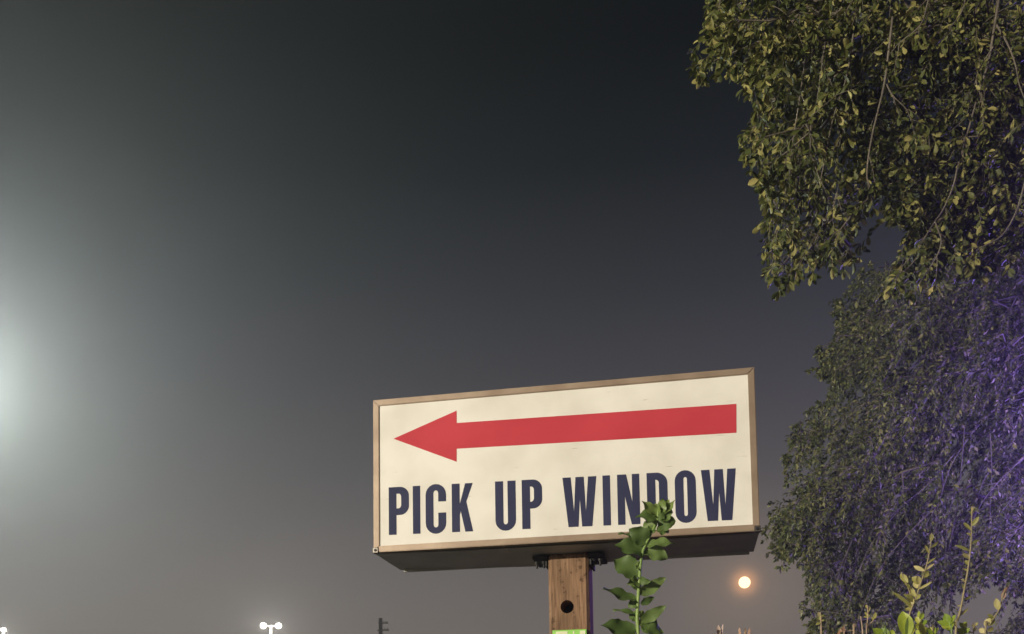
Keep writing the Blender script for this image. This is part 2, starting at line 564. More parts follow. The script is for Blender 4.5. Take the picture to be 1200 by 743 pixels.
def arc(cx, cz, rx, rz, a0, a1, n=10):
    return [(cx + rx * math.cos(R(a0 + (a1 - a0) * i / n)), cz + rz * math.sin(R(a0 + (a1 - a0) * i / n))) for i in range(n + 1)]


def glyph(ch, w, s):
    """Heavy condensed capitals; height 1, width w, stem s (all in letter heights)."""
    if ch == 'I':
        return [[(0, 0), (w, 0), (w, 1), (0, 1)]]
    if ch == 'P':
        r = 0.19
        o = [(0, 0), (s, 0), (s, 0.41), (w - r - .02, 0.41)] + arc(w - r, 0.41 + r, r, r, -90, 0)[1:] + arc(w - r, 1 - r, r, r, 0, 90) + [(0, 1)]
        q = 0.055
        i = [(s, 0.55)] + arc(w - s - q, 0.55 + q + .02, q, q + .02, -90, 0) + arc(w - s - q, 0.86 - q - .02, q, q + .02, 0, 90) + [(s, 0.86)]
        return [o, i]
    if ch == 'O':
        r = w / 2
        o = arc(r, r, r, r, 180, 360) + arc(r, 1 - r, r, r, 0, 180)
        q = r - s
        i = arc(r, 0.135 + q, q, q * 1.15, 180, 360, 8) + arc(r, 0.865 - q, q, q * 1.15, 0, 180, 8)
        return [o, i]
    if ch == 'C':
        r = w / 2
        q = r - s
        o = [(w, 0.42)] + [(w, r)] + arc(r, r, r, r, 0, -180)[1:] + arc(r, 1 - r, r, r, 180, 0) + [(w, 0.645), (w - s, 0.645)]
        o += arc(r, 0.865 - q, q, q * 1.15, 0, 180, 8) + arc(r, 0.135 + q, q, q * 1.15, 180, 360, 8) + [(w - s, 0.42)]
        return [o]
    if ch == 'U':
        r = w / 2
        q = r - s
        o = [(0, 1), (0, r)] + arc(r, r, r, r, 180, 360)[1:] + [(w, 1), (w - s, 1)] + arc(r, 0.135 + q, q, q * 1.15, 360, 180, 8) + [(s, 1)]
        return [o]
    if ch == 'D':
        r = 0.21
        q = 0.06
        o = [(0, 0)] + arc(w - r, r, r, r, -90, 0) + arc(w - r, 1 - r, r, r, 0, 90) + [(0, 1)]
        i = [(s, 0.14)] + arc(w - s - q, 0.14 + q, q, q, -90, 0, 6) + arc(w - s - q, 0.86 - q, q, q, 0, 90, 6) + [(s, 0.86)]
        return [o, i]
    fr = {
        'K': [(0, 0), (s / w, 0), (s / w, .35), (.42, .43), (.63, 0), (1, 0), (.69, .62), (1, 1), (.64, 1), (s / w, .57), (s / w, 1), (0, 1)],
        'N': [(0, 0), (.335, 0), (.335, .56), (.62, 0), (1, 0), (1, 1), (.665, 1), (.665, .45), (.41, 1), (0, 1)],
        'W': [(0, 1), (.245, 1), (.325, .30), (.385, 1), (.63, 1), (.675, .30), (.755, 1), (1, 1), (.855, 0), (.555, 0), (.503, .56), (.45, 0), (.155, 0)],
    }[ch]
    return [[(x * w, z) for x, z in fr]]


LET = [('P', .063, .147), ('I', .1632, .1938), ('C', .2159, .3000), ('K', .3232, .4087), ('U', .4985, .5804), ('P', .6048, .6849),
       ('W', .7653, .8970), ('I', .9202, .9492), ('N', .9761, 1.0606), ('D', 1.0882, 1.1660), ('O', 1.1932, 1.2715), ('W', 1.2916, 1.4199)]
for ch, x0, x1 in LET:
    base = 0.0680 - (x0 - .063) * 0.0155
    hgt = 0.1935 + (x0 - .063) * 0.0020
    over = 0.0035 if ch in 'COU' else 0
    gl = glyph(ch, (x1 - x0) / hgt, 0.166 if ch != 'I' else (x1 - x0) / hgt)
    loops = []
    for lp in gl:
        q = []
        for x, z in lp:
            zz = z * hgt
            if over:
                zz = z * (hgt + over * (2 if ch != 'U' else 1)) - over
            X = x0 + x * hgt
            q.append((X, Z0 + base + zz - (X - x0) * 0.0155))
        loops.append(q)
    o = outline_mesh('letter', loops, 0.0014, M['navy'], face)
    o['label'] = 'navy capital letter ' + ch

# post: square timber with worn corners and a bored hole
PX0, PX1, PY0, PY1 = 0.683, 0.846, 0.135, 0.290       # local footprint under the cabinet
PTOP = Z0 - 0.012
bm = bmesh.new()
add_box(bm, (PX0, PY0, -0.4), (PX1, PY1, PTOP), 0.012, 1)
post_tmp = from_bm('post_tmp', bm, M['wood'], None)
HX, HZ = 0.7335, None


def sign_local(px, py, yloc):
    """Local x and z of the pixel ray where it meets the plane y = yloc of the sign frame."""
    n = Vector((-math.sin(SYAW), math.cos(SYAW), 0)); r = Vector((math.cos(SYAW), math.sin(SYAW), 0))
    o = Vector((SX, SY, 0)) + n * yloc
    c = Vector((0, 0, EYE)); d = ray(px, py)
    P = c + d * ((o - c).dot(n) / d.dot(n))
    return (P - o).dot(r), P.z


HX, HZ = sign_local(664.6, 711, PY0)
bm = bmesh.new()
bmesh.ops.create_cone(bm, cap_ends=True, segments=28, radius1=0.0265, radius2=0.0265, depth=0.24,
                      matrix=Matrix.Translation((HX, PY0 + 0.02, HZ)) @ Matrix.Rotation(R(90), 4, 'X'))
cut = from_bm('cut_tmp', bm, None)
md = post_tmp.modifiers.new('b', 'BOOLEAN')
md.operation = 'DIFFERENCE'
md.object = cut
md.solver = 'EXACT'
dg = bpy.context.evaluated_depsgraph_get()
me = bpy.data.meshes.new_from_object(post_tmp.evaluated_get(dg))
bpy.data.objects.remove(cut)
bpy.data.objects.remove(post_tmp)
me.name = 'post'
if not me.materials:
    me.materials.append(M['wood'])
post = link('post', me, None, sign)
post['label'] = 'brown weathered timber post with a round hole bored through it'
# dark disc set deep in the bored hole, standing in for its shade
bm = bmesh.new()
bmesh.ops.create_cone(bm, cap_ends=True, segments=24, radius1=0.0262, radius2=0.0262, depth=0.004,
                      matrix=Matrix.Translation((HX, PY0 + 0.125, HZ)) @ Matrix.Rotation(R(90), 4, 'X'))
from_bm('hole_shade', bm, M['black_steel'], post)
# steel saddle plates and bolts that carry the cabinet
for sx in (-1, 1):
    xa = PX0 - 0.062 if sx < 0 else PX1 + 0.002
    xb = PX0 - 0.002 if sx < 0 else PX1 + 0.062
    br = box('bracket', (xa, PY0 - 0.01, Z0 - 0.036), (xb, PY1 + 0.01, Z0 - 0.021), M['black_steel'], sign, 0.003, 1)
    xw = PX0 - 0.012 if sx < 0 else PX1 + 0.003
    box('bracket_flange', (xw, PY0 + 0.004, Z0 - 0.066), (xw + 0.009, PY1 - 0.004, Z0 - 0.041), M['black_steel'], br, 0.002, 1)
    for bx_, bz in ((0.25, 0.010), (0.72, 0.010)):
        bm = bmesh.new()
        xx = xa + (xb - xa) * bx_
        bmesh.ops.create_cone(bm, cap_ends=True, segments=6, radius1=0.0095, radius2=0.0095, depth=bz,
                              matrix=Matrix.Translation((xx, PY0 + 0.02, Z0 - 0.040 - bz / 2)))
        bmesh.ops.create_cone(bm, cap_ends=True, segments=8, radius1=0.0045, radius2=0.0045, depth=0.02,
                              matrix=Matrix.Translation((xx, PY0 + 0.02, Z0 - 0.048 - bz)))
        from_bm('bolt', bm, M['black_steel'], br)

# green notice on the post, only its top edge shows
gx0, gz = sign_local(647.5, 738.8, PY0 - 0.004)
gx1, _ = sign_local(687.5, 737.8, PY0 - 0.004)
notice = empty('notice_plate', sign.matrix_basis @ Vector((gx0, PY0 - 0.0055, gz - 0.2)), SYAW)
tag(notice, 'bright green notice fixed to the post under the round hole', 'notice')
box('plate', (0, -0.002, 0), (gx1 - gx0, 0.003, 0.2), M['green'], notice, 0.0015, 1)
for k, (u0, u1) in enumerate(((0.10, 0.44), (0.60, 0.64), (0.80, 0.96))):
    w_ = gx1 - gx0
    box('pale_band', (u0 * w_, -0.0032, 0.170), (u1 * w_, -0.0022, 0.194), M['pale'], notice)


# ------------------------------------------------------------------ lamps
def point_light(name, loc, watts, color, radius, parent=None):
    d = bpy.data.lights.new(name, 'POINT')
    d.energy = watts
    d.color = color
    d.shadow_soft_size = radius
    o = bpy.data.objects.new(name, d)
    o.location = loc
    COL.objects.link(o)
    if parent is not None:
        o.parent = parent
    return o


def lot_lamp(px, py, depth, heads, watts, color, lens, label, size=1.0, facing=None):
    """Parking-lot lamp: tapered pole on a concrete pier, arms, shoebox heads with lenses tipped to the viewer."""
    top = at(px, py, depth)
    yaw = math.atan2(top.x, -top.y) if facing is None else facing
    t = empty('parking_lot_lamp', (top.x, top.y, 0), 0)
    tag(t, label, 'lamp')
    bm = bmesh.new()
    bmesh.ops.create_cone(bm, cap_ends=True, segments=20, radius1=0.30, radius2=0.27, depth=0.8, matrix=Matrix.Translation((0, 0, 0.40)))
    from_bm('pier', bm, M['kerb'], t, False)
    tube('pole', [(0, 0, 0.8), (0, 0, top.z * 0.6), (0, 0, top.z + 0.05)], [0.105, 0.09, 0.075], M['pole'], t, 14)
    dirv = Vector((-top.x, -top.y, 0)).normalized()
    side = Vector((dirv.y, -dirv.x, 0))
    offs = {1: [0.0], 2: [-1.0, 1.0]}[heads]
    for s in offs:
        c = side * (s * 0.52 * size) + dirv * (0.25 * size if heads == 1 else 0.14)
        tube('arm', [Vector((0, 0, top.z - 0.03)), c * 0.55 + Vector((0, 0, top.z)), c * 0.9 + Vector((0, 0, top.z + 0.03))], 0.032, M['pole'], t, 8)
        h = empty('lamp_head', c + Vector((0, 0, top.z)), 0)
        h.parent = t
        m = Matrix.Identity(3)
        m.col[0], m.col[1], m.col[2] = side, dirv, Vector((0, 0, 1))
        h.rotation_euler = (m @ Matrix.Rotation(R(60), 3, 'X')).to_euler()
        box('housing', (-0.20 * size, -0.20 * size, 0.0), (0.20 * size, 0.20 * size, 0.14 * size), M['lamp_housing'], h, 0.03, 2)
        bm = bmesh.new()
        bmesh.ops.create_uvsphere(bm, u_segments=24, v_segments=12, radius=0.205 * size,
                                  matrix=Matrix.Translation((0, 0, -0.01)) @ Matrix.Diagonal((1.0, 1.0, 0.55, 1.0)))
        from_bm('lens', bm, lens, h, True)
        point_light('lamp_light', (0, 0.02, -0.28), watts / heads, color, 0.10, h)
    return t


flood = lot_lamp(-85, 442, 13.5, 1, FLOOD_W, FLOOD_C, M['lens_cool'], 'tall glaring white parking lamp left of the sign', 1.0)
lot_lamp(317.5, 733.5, 62, 2, FAR_W, FAR_C, M['lens_warm'], 'distant twin-headed parking lamp glowing low in the left half', 0.92)
lot_lamp(4, 738.5, 70, 1, FAR_W * 0.6, FAR_C, M['lens_warm'], 'distant single lamp glowing at the bottom left corner', 0.8)

# walkway lamp behind the camera that lights the sign face
kl = empty('walkway_lamp', (-10.5, -6.5, 0))
tag(kl, 'warm walkway lamp on a slim post behind the viewer', 'lamp')
tube('post', [(0, 0, 0), (0, 0, 2.5), (0, 0, 4.85)], [0.06, 0.05, 0.045], M['lamp_housing'], kl, 12)
bm = bmesh.new()
bmesh.ops.create_cone(bm, cap_ends=True, segments=24, radius1=0.22, radius2=0.05, depth=0.12, matrix=Matrix.Translation((0, 0, 5.32)))
from_bm('lamp_cap', bm, M['lamp_housing'], kl)
bm = bmesh.new()
bmesh.ops.create_cone(bm, cap_ends=True, segments=24, radius1=0.035, radius2=0.035, depth=0.30, matrix=Matrix.Translation((0, 0, 5.0)))
from_bm('lamp_lens', bm, M['lens_key'], kl)
point_light('lamp_light', (0.16, 0.18, 5.04), KEY_W, KEY_C, 0.14, kl)

# violet floodlight on a slim pole beside the oak
VP = at(1470, 500, 6.7)
vl = empty('landscape_floodlight', (VP.x, VP.y, 0.09))
tag(vl, 'violet floodlight on a slim pole beside the oak', 'lamp')
tube('pole', [(0, 0, -0.1), (0, 0, 0.9), (0, 0, VP.z - 0.25)], [0.025, 0.022, 0.02], M['lamp_housing'], vl, 8)
hd = box('housing', (-0.02, -0.10, VP.z - 0.27), (0.07, 0.10, VP.z - 0.13), M['lamp_housing'], vl, 0.012, 2)
box('lens', (-0.028, -0.085, VP.z - 0.255), (-0.019, 0.085, VP.z - 0.145), M['lens_violet'], vl, 0.003, 1)
point_light('lamp_light', (-0.14, 0, VP.z - 0.12), VIOLET_W, VIOLET_C, 0.06, vl)

# ------------------------------------------------------------------ utility pole far off
up = at(446, 724.5, 75)
ut = empty('utility_pole', (up.x, up.y, 0))
tag(ut, 'distant dark utility pole with short crossarms left of the sign', 'utility pole')
tube('pole', [(0, 0, 0), (0, 0, 5), (0, 0, up.z)], [0.20, 0.18, 0.15], M['pole_wood'], ut, 12)
for zz, x0, x1 in ((up.z - 0.42, -0.15, 0.62), (up.z - 0.98, -0.25, 0.68)):
    ca = box('crossarm', (x0, -0.19, zz - 0.05), (x1, -0.152, zz + 0.05), M['pole_wood'], ut, 0.01, 1)
    for xi in (x1 - 0.10, x1 - 0.32):
        bm = bmesh.new()
        bmesh.ops.create_cone(bm, cap_ends=True, segments=10, radius1=0.05, radius2=0.025, depth=0.14, matrix=Matrix.Translation((xi, -0.17, zz + 0.121)))
        from_bm('insulator', bm, M['porcelain'], ca)

# ------------------------------------------------------------------ moon
md_ = 5200.0
bm = bmesh.new()
bmesh.ops.create_uvsphere(bm, u_segments=48, v_segments=24, radius=md_ * 6.9 / F_PX * 0.95)
mo = from_bm('moon', bm, M['moon'], None, True)
mo.location = Vector((0, 0, EYE)) + MOON_DIR * md_
tag(mo, 'small round orange-white moon hanging low right below the sign', 'moon')

#<TREE>
# ------------------------------------------------------------------ the live oak
oak = empty('oak_tree', (7.4, 8.6, 0))
tag(oak, 'big evergreen oak with drooping leafy branches, violet light on its right side', 'tree')


def in_poly(px, py, poly):
    wx = 15 * mnoise.noise(Vector((px * 0.028, py * 0.028, 1.7))) + 9 * mnoise.noise(Vector((px * 0.075, py * 0.075, 4.1)))
    wy = 15 * mnoise.noise(Vector((px * 0.028, py * 0.028, 9.3))) + 9 * mnoise.noise(Vector((px * 0.075, py * 0.075, 6.6)))
    px, py = px + wx, py + wy           # ragged edge
    c = False
    j = len(poly) - 1
    for i in range(len(poly)):
        xi, yi = poly[i]; xj, yj = poly[j]
        if (yi > py) != (yj > py) and px < (xj - xi) * (py - yi) / (yj - yi) + xi:
            c = not c
        j = i
    return c


# outlines of the two hanging masses of foliage: the near bough overhead and the deeper skirt
NEAR = [(838, -90), (838, 0), (824, 28), (806, 62), (822, 80), (850, 66), (868, 84), (888, 102), (884, 128), (874, 165), (880, 200),
        (906, 206), (896, 238), (914, 258), (900, 312), (930, 322), (948, 298), (975, 276), (986, 300), (1002, 300), (1002, 258),
        (1018, 238), (1050, 236), (1066, 262), (1056, 288), (1040, 318), (1052, 336), (1082, 330), (1112, 300), (1150, 306),
        (1200, 290), (1300, 280), (1300, -90)]
FAR = [(1002, 304), (984, 342), (976, 392), (962, 415), (970, 440), (958, 478), (940, 500), (922, 530), (910, 570), (902, 612),
       (912, 640), (940, 655), (948, 678), (936, 702), (950, 720), (966, 740), (985, 770), (1420, 800), (1420, 150), (1200, 170),
       (1100, 262), (1046, 296)]
NEAR_HOLES = [(1056, 72, 20, 20), (1034, 268, 30, 30), (985, 195, 18, 24)]
FAR_HOLES = [(1000, 452, 20, 15), (1150, 708, 44, 34), (1085, 700, 16, 22), (1165, 560, 14, 16), (1030, 640, 14, 18), (1068, 428, 20, 12)]


def holed(px, py, holes, grow=1.0):
    return any(((px - a) / (c * grow)) ** 2 + ((py - b) / (d * grow)) ** 2 < 1 for a, b, c, d in holes)


def px_of(p):
    """Pixel of a world point, to keep twigs inside the crown's outline."""
    x, y, z = p.x, p.y, p.z - EYE
    c, s = math.cos(PITCH), math.sin(PITCH)
    d = y * c + z * s; u = -y * s + z * c
    X, Y = x / d * F_PX, -u / d * F_PX
    c, s = math.cos(ROLL), math.sin(ROLL)
    return 600 + X * c - Y * s, CY + X * s + Y * c


TRUNK = smooth_path([(7.4, 8.6, -0.3), (7.35, 8.55, 0.8), (7.15, 8.45, 1.9), (6.95, 8.3, 2.8)], 4)
fork = TRUNK[-1]
nodes = [fork.copy()]
parent_of = [-1]
zone_of = [2]
LIMBS = [  # hand-laid main limbs, world metres
    [fork, (6.2, 7.4, 3.7), (5.2, 6.3, 4.6), (4.2, 5.4, 5.2), (3.2, 4.8, 5.35), (2.3, 4.5, 5.1)],
    [fork, (6.3, 7.9, 4.1), (5.4, 7.8, 5.0), (4.4, 8.0, 5.4), (3.7, 8.2, 5.2), (3.25, 8.3, 4.7)],
    [fork, (6.0, 8.5, 3.6), (5.0, 8.8, 4.4), (4.0, 9.0, 4.6), (3.3, 9.1, 4.0)],
    [fork, (6.9, 9.3, 4.2), (6.2, 10.4, 5.6), (5.0, 11.0, 6.0), (4.0, 11.1, 5.4)],
    [fork, (7.6, 8.0, 4.4), (8.4, 7.2, 5.8), (8.6, 6.4, 6.9)],
    [fork, (6.6, 7.1, 3.6), (5.9, 5.9, 4.4), (5.2, 4.8, 4.9), (4.2, 4.1, 5.1), (3.3, 3.8, 4.95)],
]
for li, L in enumerate(LIMBS):
    pts = smooth_path(L, 4)
    prev = 0
    for p in pts[1:]:
        p = p + Vector((random.uniform(-.06, .06), random.uniform(-.06, .06), random.uniform(-.05, .05)))
        nodes.append(p); parent_of.append(prev); prev = len(nodes) - 1
        zone_of.append((0, 1, 1, 1, 2, 0)[li])
n_limb = len(nodes)

attr = []     # (point, zone)
def scatter(n, poly, holes, d0, d1, zone, xr, yr):
    k = 0
    while k < n:
        px, py = random.uniform(*xr), random.uniform(*yr)
        if not in_poly(px, py, poly) or holed(px, py, holes):
            continue
        dep_ = random.uniform(d0 + (0.25 if zone == 0 and px > 985 else 0), d1)
        if zone == 0:
            nv = 1.5 * mnoise.noise(Vector((px * 0.024, py * 0.017, dep_ * 1.5)))
        else:           # drooping streaks, running down to the left
            u_, v_ = (-px + py) * 0.7071, (px + py) * 0.7071
            nv = 1.25 * mnoise.noise(Vector((u_ * 0.0075, v_ * 0.0205, 7.0 + dep_ * 0.6)))
        if nv < random.uniform(-0.34, 0.26):
            continue
        off = px > 1225 or py < -30 or py > 775
        if off and random.random() < 0.55:
            k += 1
            continue
        attr.append((at(px, py, dep_), zone))
        k += 1


scatter(800, NEAR, NEAR_HOLES, 3.7, 5.3, 0, (790, 1300), (-90, 340))
scatter(2100, FAR, FAR_HOLES, 7.4, 11.6, 1, (890, 1420), (150, 800))
attr.sort(key=lambda q: (q[0] - fork).length)
NP = np.array([tuple(p) for p in nodes])
anchor_nodes = []
for p, zone in attr:
    P_ = np.array(tuple(p))
    d = NP - P_
    dist = np.sqrt((d ** 2).sum(1))
    cost = dist + np.where(d[:, 2] < -0.05, -d[:, 2] * 0.9, 0.0)      # prefer to hang from something higher
    cost = cost + np.where(np.array(zone_of) == zone, 0.0, 50.0)
    order = np.argsort(cost)[:14]
    i = int(order[0])
    poly_, holes_ = (NEAR, NEAR_HOLES) if zone == 0 else (FAR, FAR_HOLES)
    for c_ in order:
        ok_ = True
        for t in (0.25, 0.5, 0.75):
            a_, b_ = px_of(Vector(NP[c_]).lerp(p, t))
            if a_ < 1200 and b_ > 0 and (not in_poly(a_, b_, poly_) or holed(a_, b_, holes_)):
                ok_ = False
                break
        if ok_:
            i = int(c_)
            break
    L = dist[i]
    q = Vector(NP[i])
    n = max(1, int(L / 0.22))
    prev = i
    new = []
    for k in range(1, n + 1):
        t = k / n
        w = q.lerp(p, t)
        w.z += 0.16 * L * math.sin(math.pi * t) * 0.8
        if k < n:
            w += Vector((random.uniform(-1, 1), random.uniform(-1, 1), random.uniform(-1, 1))) * 0.035 * min(1, L)
        nodes.append(w); parent_of.append(prev); prev = len(nodes) - 1
        new.append(tuple(w)); zone_of.append(zone)
    NP = np.vstack([NP, np.array(new)])
    anchor_nodes.append((prev, zone))
nn = len(nodes)
kids = [[] for _ in range(nn)]
for i, p in enumerate(parent_of):
    if p >= 0:
        kids[p].append(i)
rad = [0.0] * nn
for i in range(nn - 1, -1, -1):
    s = sum(rad[k] ** 2.5 for k in kids[i])
    rad[i] = max(0.0038, s ** (1 / 2.5)) if kids[i] else 0.0038
cap_r = 0.17
for i in range(nn):
    rad[i] = min(rad[i], cap_r)
# limbs: one mesh for each, twigs together
owner = [-1] * nn
for i in range(1, nn):
    owner[i] = owner[parent_of[i]] if parent_of[i] != 0 else i
limb_ids = sorted({owner[i] for i in range(1, nn)})
accs = {l: Acc() for l in limb_ids}
twigs = Acc()
seen = set()
for i in range(nn):          # walk chains, always following the thickest child
    starts = kids[i] if i == 0 else sorted(kids[i], key=lambda k: -rad[k])[1:]
    for s in starts:
        chain = [i, s]
        c = s
        while kids[c]:
            c = max(kids[c], key=lambda k: rad[k])
            chain.append(c)
        thick = [k for k in chain if rad[k] > 0.013 or k == i]
        rr = [min(rad[k], rad[chain[1]]) for k in chain]
        cut_ = len(thick)
        if cut_ >= 3:
            accs[owner[s]].tube([nodes[k] for k in chain[:cut_]], rr[:cut_], 8)
            rest = chain[cut_ - 1:]
            rrr = rr[cut_ - 1:]
        else:
            rest, rrr = chain, rr
        if len(rest) >= 2:
            twigs.tube([nodes[k] for k in rest], rrr, 4, False)
O_ = Vector(oak.location)


def shift(acc):
    acc.v = [(v[0] - O_.x, v[1] - O_.y, v[2] - O_.z) for v in acc.v]


ta = Acc()
tr_r = [0.42, 0.36, 0.33, 0.31, 0.29, 0.28, 0.27, 0.265, 0.26, 0.25, 0.24, 0.23, 0.22]
ta.tube(TRUNK, tr_r[:len(TRUNK)], 16)
shift(ta)
ta.build('trunk', M['bark'], oak)
for l in limb_ids:
    if accs[l].v:
        shift(accs[l])
        accs[l].build('branch', M['bark'], oak)

# ---- leaves: gathered as (position, axis, normal, length, width, zone)
leaves = []
DOWN = Vector((0, 0, -1))


def rnd_unit():
    while True:
        v = Vector((random.uniform(-1, 1), random.uniform(-1, 1), random.uniform(-1, 1)))
        if 0.05 < v.length < 1:
            return v.normalized()


def leaf_on(p, tdir, ang, length, width, zone):
    ref = tdir.cross(rnd_unit()).normalized()
    side = (ref * math.cos(ang) + tdir.cross(ref) * math.sin(ang)).normalized()
    ax = (tdir * random.uniform(0.35, 1.0) + side * random.uniform(0.5, 1.0) + DOWN * 0.12).normalized()
    nr = (ax.cross(side.cross(ax)) + rnd_unit() * 0.6)
    nr = (rnd_unit() * 0.9 + Vector((0, -0.25, 0.75)))
    nr = (nr - ax * nr.dot(ax)).normalized()
    leaves.append((p, ax, nr, length, width, zone))


def spray(p0, d0, length, n_leaf, zone, r0, leaf_l, tipcluster=4):
    """A drooping twig with alternate leaves and a whorl at its tip."""
    steps = 5
    p = p0.copy(); d = d0.normalized()
    path = [p.copy()]
    for k in range(steps):
        d = (d + DOWN * 0.16 + rnd_unit() * 0.17).normalized()
        p = p + d * (length / steps)
        path.append(p.copy())
    twigs.tube([v - O_ for v in path], [r0 * (1 - 0.13 * k) for k in range(steps + 1)], 3, False)
    for k in range(n_leaf):
        t = 0.12 + 0.88 * (k + random.random()) / n_leaf
        i = min(steps - 1, int(t * steps)); q = path[i].lerp(path[i + 1], t * steps - i)
        td = (path[i + 1] - path[i]).normalized()
        ll = leaf_l * random.uniform(0.62, 1.15)
        leaf_on(q, td, k * 2.4 + random.uniform(-.4, .4), ll, ll * random.uniform(0.38, 0.56), zone)
    td = (path[-1] - path[-2]).normalized()
    for k in range(tipcluster):
        ll = leaf_l * random.uniform(0.8, 1.35)
        leaf_on(path[-1], td, k * 1.6, ll, ll * random.uniform(0.42, 0.58), zone)
    return path


shift(twigs)
VIEW = {}


for i, zone in anchor_nodes:
    p = nodes[i]
    outd = (p - nodes[parent_of[i]]).normalized()
    if zone == 0:
        for k in range(random.choice((2, 3, 3))):
            d = (outd * 0.4 + rnd_unit() * 0.65 + Vector((-0.22, -0.05, -0.55)))
            L = random.uniform(0.14, 0.34)
            for tries in range(5):
                a_, b_ = px_of(p + d.normalized() * L)
                if in_poly(a_, b_, NEAR) and not holed(a_, b_, NEAR_HOLES, 1.0):
                    break
                d = d + rnd_unit() * 0.6; L *= 0.75
            spray(p, d, L, int(6 + L * 34), 0, 0.0022, 0.041, random.choice((3, 4, 5)))
    else:
        for k in range(random.choice((2, 3, 3, 4))):
            d = (outd * 0.35 + rnd_unit() * 0.55 + Vector((-0.50, -0.05, -0.55)))
            L = random.uniform(0.30, 0.72)
            for tries in range(5):
                a_, b_ = px_of(p + d.normalized() * L)
                if (in_poly(a_, b_, FAR) and not holed(a_, b_, FAR_HOLES, 1.0)) or a_ > 1200:
                    break
                d = d + rnd_unit() * 0.5; L *= 0.72
            inner = px_of(p)
            bare = 0.78 if (inner[0] > 1010 and inner[1] > 470) else 1.0
            spray(p, d, L, int((13 + L * 50) * bare), 1, 0.0026, 0.050, random.choice((3, 4, 5)))

# long bare twigs hanging through the near bough, with leafy ends
HANG = [
    ([(1046, 20), (1042, 55), (1036, 100), (1024, 150), (1018, 182), (1016, 206), (1018, 230), (1003, 246), (984, 270)], 3.95, 0.0062),
    ([(1036, 92), (1046, 112), (1062, 128), (1071, 152)], 3.95, 0.0042),
    ([(1172, -10), (1164, 40), (1158, 74), (1146, 112), (1134, 155), (1122, 196)], 4.05, 0.0075),
    ([(1164, 55), (1148, 80), (1144, 96), (1148, 108)], 4.03, 0.0042),
    ([(1165, 25), (1180, 50), (1190, 76), (1196, 104), (1216, 150)], 4.1, 0.0058),
    ([(1206, 190), (1199, 222), (1190, 250), (1174, 276), (1148, 291)], 3.9, 0.0062),
    ([(1122, 196), (1117, 218), (1106, 244), (1094, 262), (1076, 290), (1056, 314)], 4.0, 0.0046),
    ([(1096, 260), (1103, 282), (1098, 300), (1084, 322)], 4.0, 0.0042),
    ([(1092, -20), (1086, 8), (1078, 30), (1054, 50)], 3.9, 0.0052),
    ([(1134, -20), (1128, 12), (1114, 32)], 3.95, 0.0045),
    ([(1000, 40), (992, 90), (976, 140), (966, 190), (958, 230)], 4.1, 0.0042),
    ([(945, 60), (938, 110), (930, 160), (922, 215), (912, 262)], 4.2, 0.0042),
    ([(1076, 300), (1064, 314), (1052, 322)], 3.95, 0.0035),
    ([(1226, 380), (1170, 410), (1120, 455), (1070, 520), (1040, 566)], 8.2, 0.013),
    ([(1226, 440), (1165, 480), (1120, 535), (1100, 590), (1096, 620)], 8.0, 0.012),
    ([(1200, 330), (1130, 365), (1080, 420), (1030, 462), (1000, 480)], 8.4, 0.012),
    ([(1120, 530), (1085, 570), (1050, 600), (1020, 650)], 8.0, 0.009),
    ([(1130, 500), (1125, 560), (1112, 600), (1108, 640)], 7.9, 0.008),
    ([(1160, 500), (1162, 550), (1160, 600)], 7.9, 0.007),
    ([(1090, 600), (1060, 630), (1030, 668), (1010, 715)], 7.8, 0.009),
    ([(1050, 600), (1020, 640), (1000, 690), (990, 735)], 7.8, 0.008),
    ([(1000, 630), (985, 665), (975, 700), (968, 730)], 7.8, 0.007),
    ([(1230, 520), (1190, 545), (1150, 590), (1130, 640)], 7.9, 0.010),
]
for pts, dep, r0 in HANG:
    r0 *= 0.8 if dep < 5 else 0.55
    dep -= 0.35 if dep < 5 else 0.3
    W_ = smooth_path([at(x, y, dep + random.uniform(-.03, .03)) for x, y in pts], 4)
    n = len(W_)
    twigs.tube([v - O_ for v in W_], [r0 * (1 - 0.6 * k / n) for k in range(n)], 6, False)
    near = dep < 5
    for k in range(2, n, 2 if near else 2):
        t = k / n
        if random.random() < (0.9 * t - 0.1 if near else 0.25 + 0.6 * t):
            d = (W_[k] - W_[k - 1]).normalized() + rnd_unit() * 0.8
            spray(W_[k], d, random.uniform(.06, .14) if near else random.uniform(.15, .4), 4 if near else 7, 0 if near else 1,
                  0.002 if near else .004, 0.036 if near else .052, 3)
    spray(W_[-1], W_[-1] - W_[-2], 0.08 if near else 0.3, 6, 0 if near else 1, 0.002, 0.036 if near else 0.05, 5)

# short stray sprigs that break the left outline of the bough
for x, y, x2, y2 in [(832, 66, 803, 72), (858, 62, 864, 82), (888, 160, 872, 180), (896, 186, 882, 202), (912, 236, 894, 246), (908, 300, 896, 318),
                     (930, 305, 925, 322), (986, 288, 1002, 304), (842, 30, 829, 40), (885, 108, 884, 136), (1072, 318, 1060, 334), (1140, 292, 1128, 306),
                     (880, 172, 874, 196), (900, 208, 902, 214), (1062, 300, 1044, 326), (1096, 300, 1092, 318), (1120, 285, 1112, 302),
                     (846, 10, 826, 6), (850, 56, 816, 60), (892, 118, 876, 122), (884, 150, 866, 168), (900, 226, 888, 232), (912, 268, 898, 290),
                     (918, 316, 912, 334), (944, 300, 952, 318), (975, 280, 978, 306), (1046, 312, 1034, 330), (905, 190, 890, 196), (870, 74, 878, 98)]:
    p0 = at(x, y, 3.8); p1 = at(x2, y2, 3.75)
    spray(p0, p1 - p0, (p1 - p0).length, 7, 0, 0.0020, 0.041, 5)
twig_o = twigs.build('twigs', M['twig'], oak)
tag(twig_o, kind='stuff')


